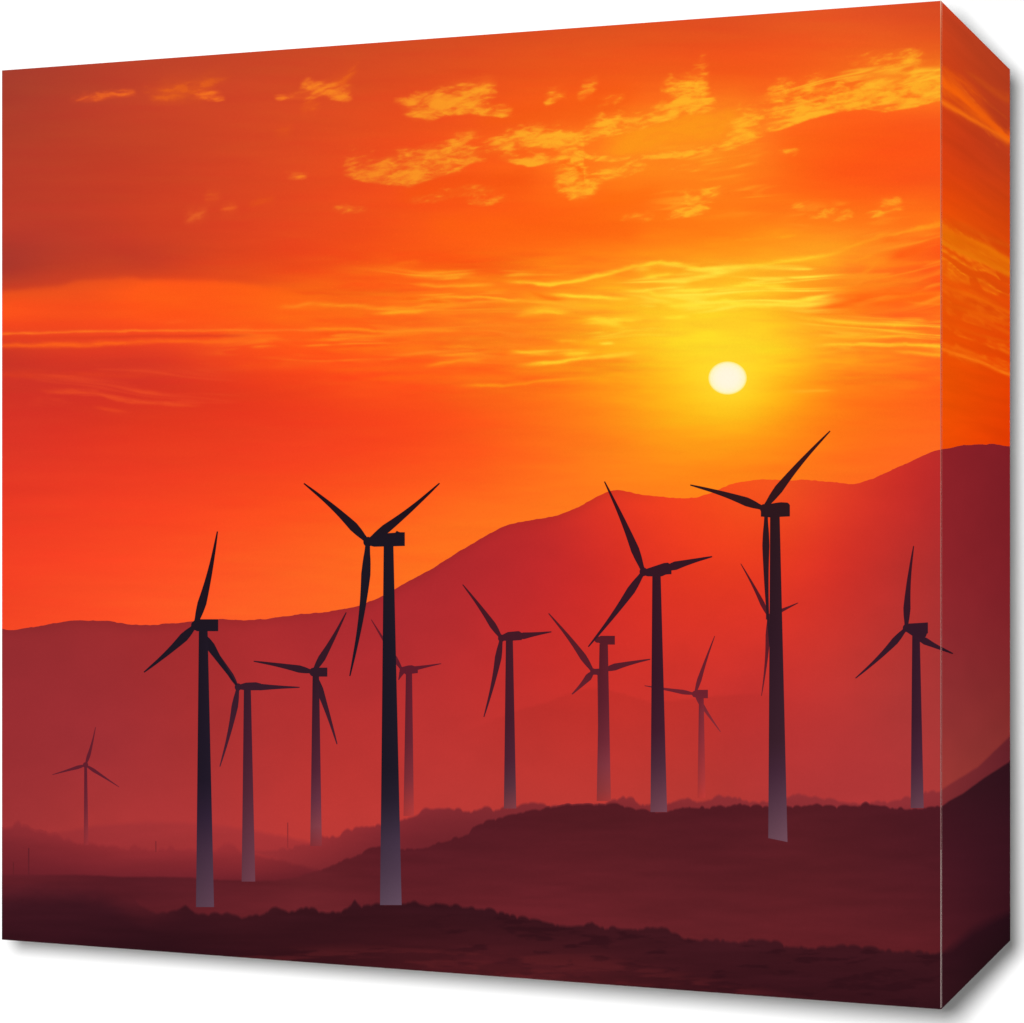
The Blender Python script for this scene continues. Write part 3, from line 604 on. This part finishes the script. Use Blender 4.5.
turbine('turbine half hidden behind the tall right tower', (768.6,616.5), ([(766,614),(774,613.5)], [(766,619.5),(774,619.5)]), None,
        [((740.8,563.6),.015),((761.6,695.8),-.02),((798.3,602.8),.0)], 4.8, [(563,84,26,34),(614,84,28,38),(660,94,30,40),(696,104,34,44)], 8.4, 2.6)
turbine('slim turbine with a tower fading into mist, left of the tallest', (313.5,672), box(312.5,327.5,667.6,676.6), ((312.7,319.2,676),(310.4,322,846)),
        [((346.4,612.3),.015),((253.8,661.2),.01),((337.2,744.2),-.01)], 7.4, [(612,62,24,36),(675,48,26,38),(730,66,30,44),(770,80,36,52),(800,100,48,64),(826,128,60,70),(846,134,48,54)], 8.8, 4)
turbine('turbine with one level blade just right of the dark left tower', (238.2,687), ([(238,685),(246,682.6),(256,682.2),(261,683.5)], [(238,689),(246,690.4),(261,690.2)]), ((244,251,690),(241.8,255.4,881.5)),
        [((299.8,687.3),.0,(248,687)),((220,766.6),-.02),((208.5,640),.01,(238,687),.8)], 6.6, [(640,52,24,36),(690,54,28,42),(740,66,30,46),(790,80,38,52),(830,104,52,68),(881,118,64,80)], 9.0, 3.4)
turbine('mid-sized turbine with a dark tower near the picture centre', (501.5,638.2), ([(502,635),(508,632),(519,631),(522,633)], [(502,640.5),(508,641),(522,640)]), ((506,513,640),(504,516.4,808.5)),
        [((462.8,584.6),.015),((551.6,631.8),.0,(515,637)),((484,717),-.02)], 6.8, [(584,72,24,34),(640,66,26,38),(720,68,28,42),(760,76,34,50),(785,96,50,64),(808,134,62,72)], 9.0, 3.4)
turbine('thick misty tower with a boxy head and no blades of its own', (597.5,639.5), box(598.5,615,635.8,644.6), ((599.6,608,644),(596.8,611,801)),
        [], 6, [(635,86,28,38),(700,92,32,44),(740,108,40,52),(765,126,52,62),(790,158,58,62),(802,176,56,56)], 9.2, 3)
turbine('turbine with its blade tip folding round the canvas edge', (906.4,628), ([(906,625),(909,623.5),(918,623),(928,622.4)], [(906,631.5),(912,635.5),(917,637.6),(926,637.4),(926.3,633.6),(928,633.4)]), ((912.3,919.8,633),(910.8,923.8,808)),
        [((913.7,546),-.02),((855.6,678.2),-.025),((952.6,653.6),.01,(917,637))], 7.2, [(546,62,22,34),(630,50,24,38),(720,58,28,44),(760,70,36,54),(785,92,52,70),(808,112,66,82)], 9.4, 3.6)
turbine('dark turbine standing on the hill crest right of the centre', (643.6,571.8), ([(643,570),(655,566),(664,563),(668,562.6),(671.6,565)], [(643,575),(648,576.4),(662,576.4),(666,574.5),(671.6,574.2)]), ((652.4,660.8,575),(650.6,667.2,812)),
        [((604.6,481.5),.015),((712.3,556.6),-.01,(664,569)),((588.4,646.8),-.015)], 8.6, [(481,50,18,26),(575,52,24,36),(680,54,24,38),(730,62,28,44),(765,84,44,62),(812,124,70,86)], 9.6, 4, front=())
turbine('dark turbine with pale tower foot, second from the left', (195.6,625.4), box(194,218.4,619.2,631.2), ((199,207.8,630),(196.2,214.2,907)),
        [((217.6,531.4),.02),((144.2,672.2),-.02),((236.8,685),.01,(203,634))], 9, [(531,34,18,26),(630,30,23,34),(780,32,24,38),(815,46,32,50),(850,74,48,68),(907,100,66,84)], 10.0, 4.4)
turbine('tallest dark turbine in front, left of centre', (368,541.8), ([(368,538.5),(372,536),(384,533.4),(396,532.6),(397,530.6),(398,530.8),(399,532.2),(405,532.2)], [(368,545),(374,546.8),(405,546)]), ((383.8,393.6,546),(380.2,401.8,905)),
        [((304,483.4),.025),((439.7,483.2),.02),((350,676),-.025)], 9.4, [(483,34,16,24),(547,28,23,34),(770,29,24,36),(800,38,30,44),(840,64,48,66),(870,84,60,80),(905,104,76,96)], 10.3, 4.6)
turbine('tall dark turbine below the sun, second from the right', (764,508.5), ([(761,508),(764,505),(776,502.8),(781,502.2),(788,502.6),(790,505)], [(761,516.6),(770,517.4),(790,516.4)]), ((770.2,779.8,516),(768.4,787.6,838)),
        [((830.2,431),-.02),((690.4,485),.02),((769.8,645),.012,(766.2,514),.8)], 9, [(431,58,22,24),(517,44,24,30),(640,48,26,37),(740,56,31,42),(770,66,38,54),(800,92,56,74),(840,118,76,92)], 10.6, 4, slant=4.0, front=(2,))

# thin poles standing in the mist
def pole(x, y0, y1, w, c, k=6):
    X = np.array([[x - w / 2] * 6, [x + w / 2] * 6]); Y = np.repeat(np.linspace(y0, y1, 6)[None], 2, 0)
    sh = Sheet(); sh.patch(X, Y, np.broadcast_to(np.array(c, float), X.shape + (3,)), False, k)
    sh.build('printed_pole', INKM, root)
pole(28.8, 848, 874.5, 1.3, (98, 32, 40)); pole(287.8, 822.5, 848, 1.1, (146, 45, 48)); pole(13.5, 862, 874.5, 1.0, (98, 32, 38)); pole(156, 841, 852, .9, (116, 38, 44)); pole(24, 847.6, 848.6, .5, (110, 36, 42))

# ------------------------------------------------------------------ canvas body
def plain(name, rgb, rough=0.8):
    m = bpy.data.materials.new(name); m.use_nodes = True
    b = m.node_tree.nodes['Principled BSDF']; b.inputs['Base Color'].default_value = (*rgb, 1)
    b.inputs['Roughness'].default_value = rough; b.inputs['Specular IOR Level'].default_value = 0.1
    return m
lin1 = lambda r, g, b: tuple(lin((r, g, b)) * 0.75)
def body():
    g = 0.0004
    c = [np.array([*(pE + dF * WF)[:2], 0]), np.array([*pE[:2], 0]), np.array([*(pE + dS * WS)[:2], 0]), np.array([*(pE + dF * WF + dS * WS)[:2], 0])]
    inset = [nF * -g + dF * -g, nF * -g - nS * g, -nS * g, dF * -g]
    V = [p + i for p, i in zip(c, inset)]
    lo = [v + np.array([0, 0, g]) for v in V]; hi = [v + np.array([0, 0, S - g]) for v in V]
    Vt = lo + hi
    Fq = [[0, 1, 5, 4], [1, 2, 6, 5], [2, 3, 7, 6], [3, 0, 4, 7], [4, 5, 6, 7], [3, 2, 1, 0]]
    return link_mesh('canvas', Vt, Fq, None, plain('bare_canvas', (.62, .58, .5)), root)
body()
# wrapped picture on the three edges that the photograph does not show: colours carried over the fold
def wrap(name, fn_pts, label):
    V, Fc, C = fn_pts
    o = link_mesh(name, V, Fc, C, INKM, root); o['label'] = label
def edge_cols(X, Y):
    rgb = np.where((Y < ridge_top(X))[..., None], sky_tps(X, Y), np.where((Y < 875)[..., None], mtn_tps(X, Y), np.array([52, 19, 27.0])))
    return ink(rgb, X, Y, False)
n = 160
xx = np.linspace(XL, XE, n); 
for nm, yv, zz in (('printed_top_edge', ytop(xx) + 3, S), ('printed_bottom_edge', ybot(xx) - 3, 0.0)):
    P = to_plane(xx, yv, False, 0); P[:, 2] = zz
    V = np.stack([P, P + dS * WS], 1).reshape(-1, 3)
    C = np.repeat(edge_cols(xx, yv)[:, None], 2, 1).reshape(-1, 3)
    wrap(nm, (V, grid_faces(n, 2, 0, nm == 'printed_top_edge'), C), 'folded-over edge of the picture')
yy = np.linspace(72, 936, n); P = to_plane(np.full(n, XL), yy, False, 0); P[:, 2] = np.linspace(S, 0, n)
V = np.stack([P, P + dS * WS], 1).reshape(-1, 3)
C = np.repeat(edge_cols(np.full(n, XL + 2), yy)[:, None], 2, 1).reshape(-1, 3)
wrap('printed_left_edge', (V, grid_faces(n, 2), C), 'folded-over edge of the picture')

# pale worn line where the canvas folds round its front corner
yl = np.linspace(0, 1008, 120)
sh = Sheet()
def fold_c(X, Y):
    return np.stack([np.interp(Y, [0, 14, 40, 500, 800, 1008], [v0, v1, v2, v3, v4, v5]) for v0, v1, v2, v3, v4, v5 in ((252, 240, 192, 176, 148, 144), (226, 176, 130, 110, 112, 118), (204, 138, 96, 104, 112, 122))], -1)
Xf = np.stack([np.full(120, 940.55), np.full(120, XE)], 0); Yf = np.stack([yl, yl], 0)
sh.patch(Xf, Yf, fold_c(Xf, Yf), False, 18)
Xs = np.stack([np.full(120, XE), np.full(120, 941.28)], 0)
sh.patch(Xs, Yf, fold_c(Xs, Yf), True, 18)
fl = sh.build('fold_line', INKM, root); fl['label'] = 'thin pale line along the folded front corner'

# ------------------------------------------------------------------ backdrop
ZB = 2.5
bm = plain('white_backdrop', (.9, .9, .9), .9)
me = bpy.data.meshes.new('backdrop')
me.from_pydata([(-8, ZB, -5), (8, ZB, -5), (8, ZB, 6), (-8, ZB, 6)], [], [(0, 1, 2, 3)])
me.materials.append(bm)
bd = bpy.data.objects.new('backdrop', me); COL.objects.link(bd); bd['kind'] = 'structure'

# ------------------------------------------------------------------ light
w = bpy.data.worlds.new('World'); bpy.context.scene.world = w; w.use_nodes = True
w.node_tree.nodes['Background'].inputs[0].default_value = (1, 1, 1, 1)
w.node_tree.nodes['Background'].inputs[1].default_value = 0.16
L = bpy.data.lights.new('key_lamp', 'AREA'); L.shape = 'DISK'; L.size = 0.029; L.energy = 70.0
lo = bpy.data.objects.new('key_lamp', L); COL.objects.link(lo)
lo.location = (-0.0140, 0.0, CAM_Z + 0.0130); lo.rotation_euler = (math.radians(90), 0, 0)

L2 = bpy.data.lights.new('side_fill_lamp', 'AREA'); L2.shape = 'DISK'; L2.size = 0.5; L2.energy = 4.5; L2.spread = math.radians(75)  # added fill, put in to brighten the side face
l2 = bpy.data.objects.new('side_fill_lamp', L2); COL.objects.link(l2)
l2.location = (1.75, 0.76, CAM_Z + 0.05)
from mathutils import Vector
l2.rotation_euler = (Vector((0.25, 1.31, CAM_Z)) - Vector(l2.location)).to_track_quat('-Z', 'Y').to_euler()

# ------------------------------------------------------------------ camera
cam = bpy.data.cameras.new('camera'); co = bpy.data.objects.new('camera', cam); COL.objects.link(co)
co.location = (0, 0, CAM_Z); co.rotation_euler = (math.radians(90), 0, 0)
cam.sensor_width = 36; cam.lens = 36 * F / 1024; cam.shift_y = -6.5 / 1024; cam.clip_start = 0.01; cam.clip_end = 100
sc = bpy.context.scene; sc.camera = co
sc.view_settings.view_transform = 'Standard'; sc.view_settings.look = 'None'
sc.view_settings.exposure = 0; sc.view_settings.gamma = 1; sc.view_settings.use_curve_mapping = False
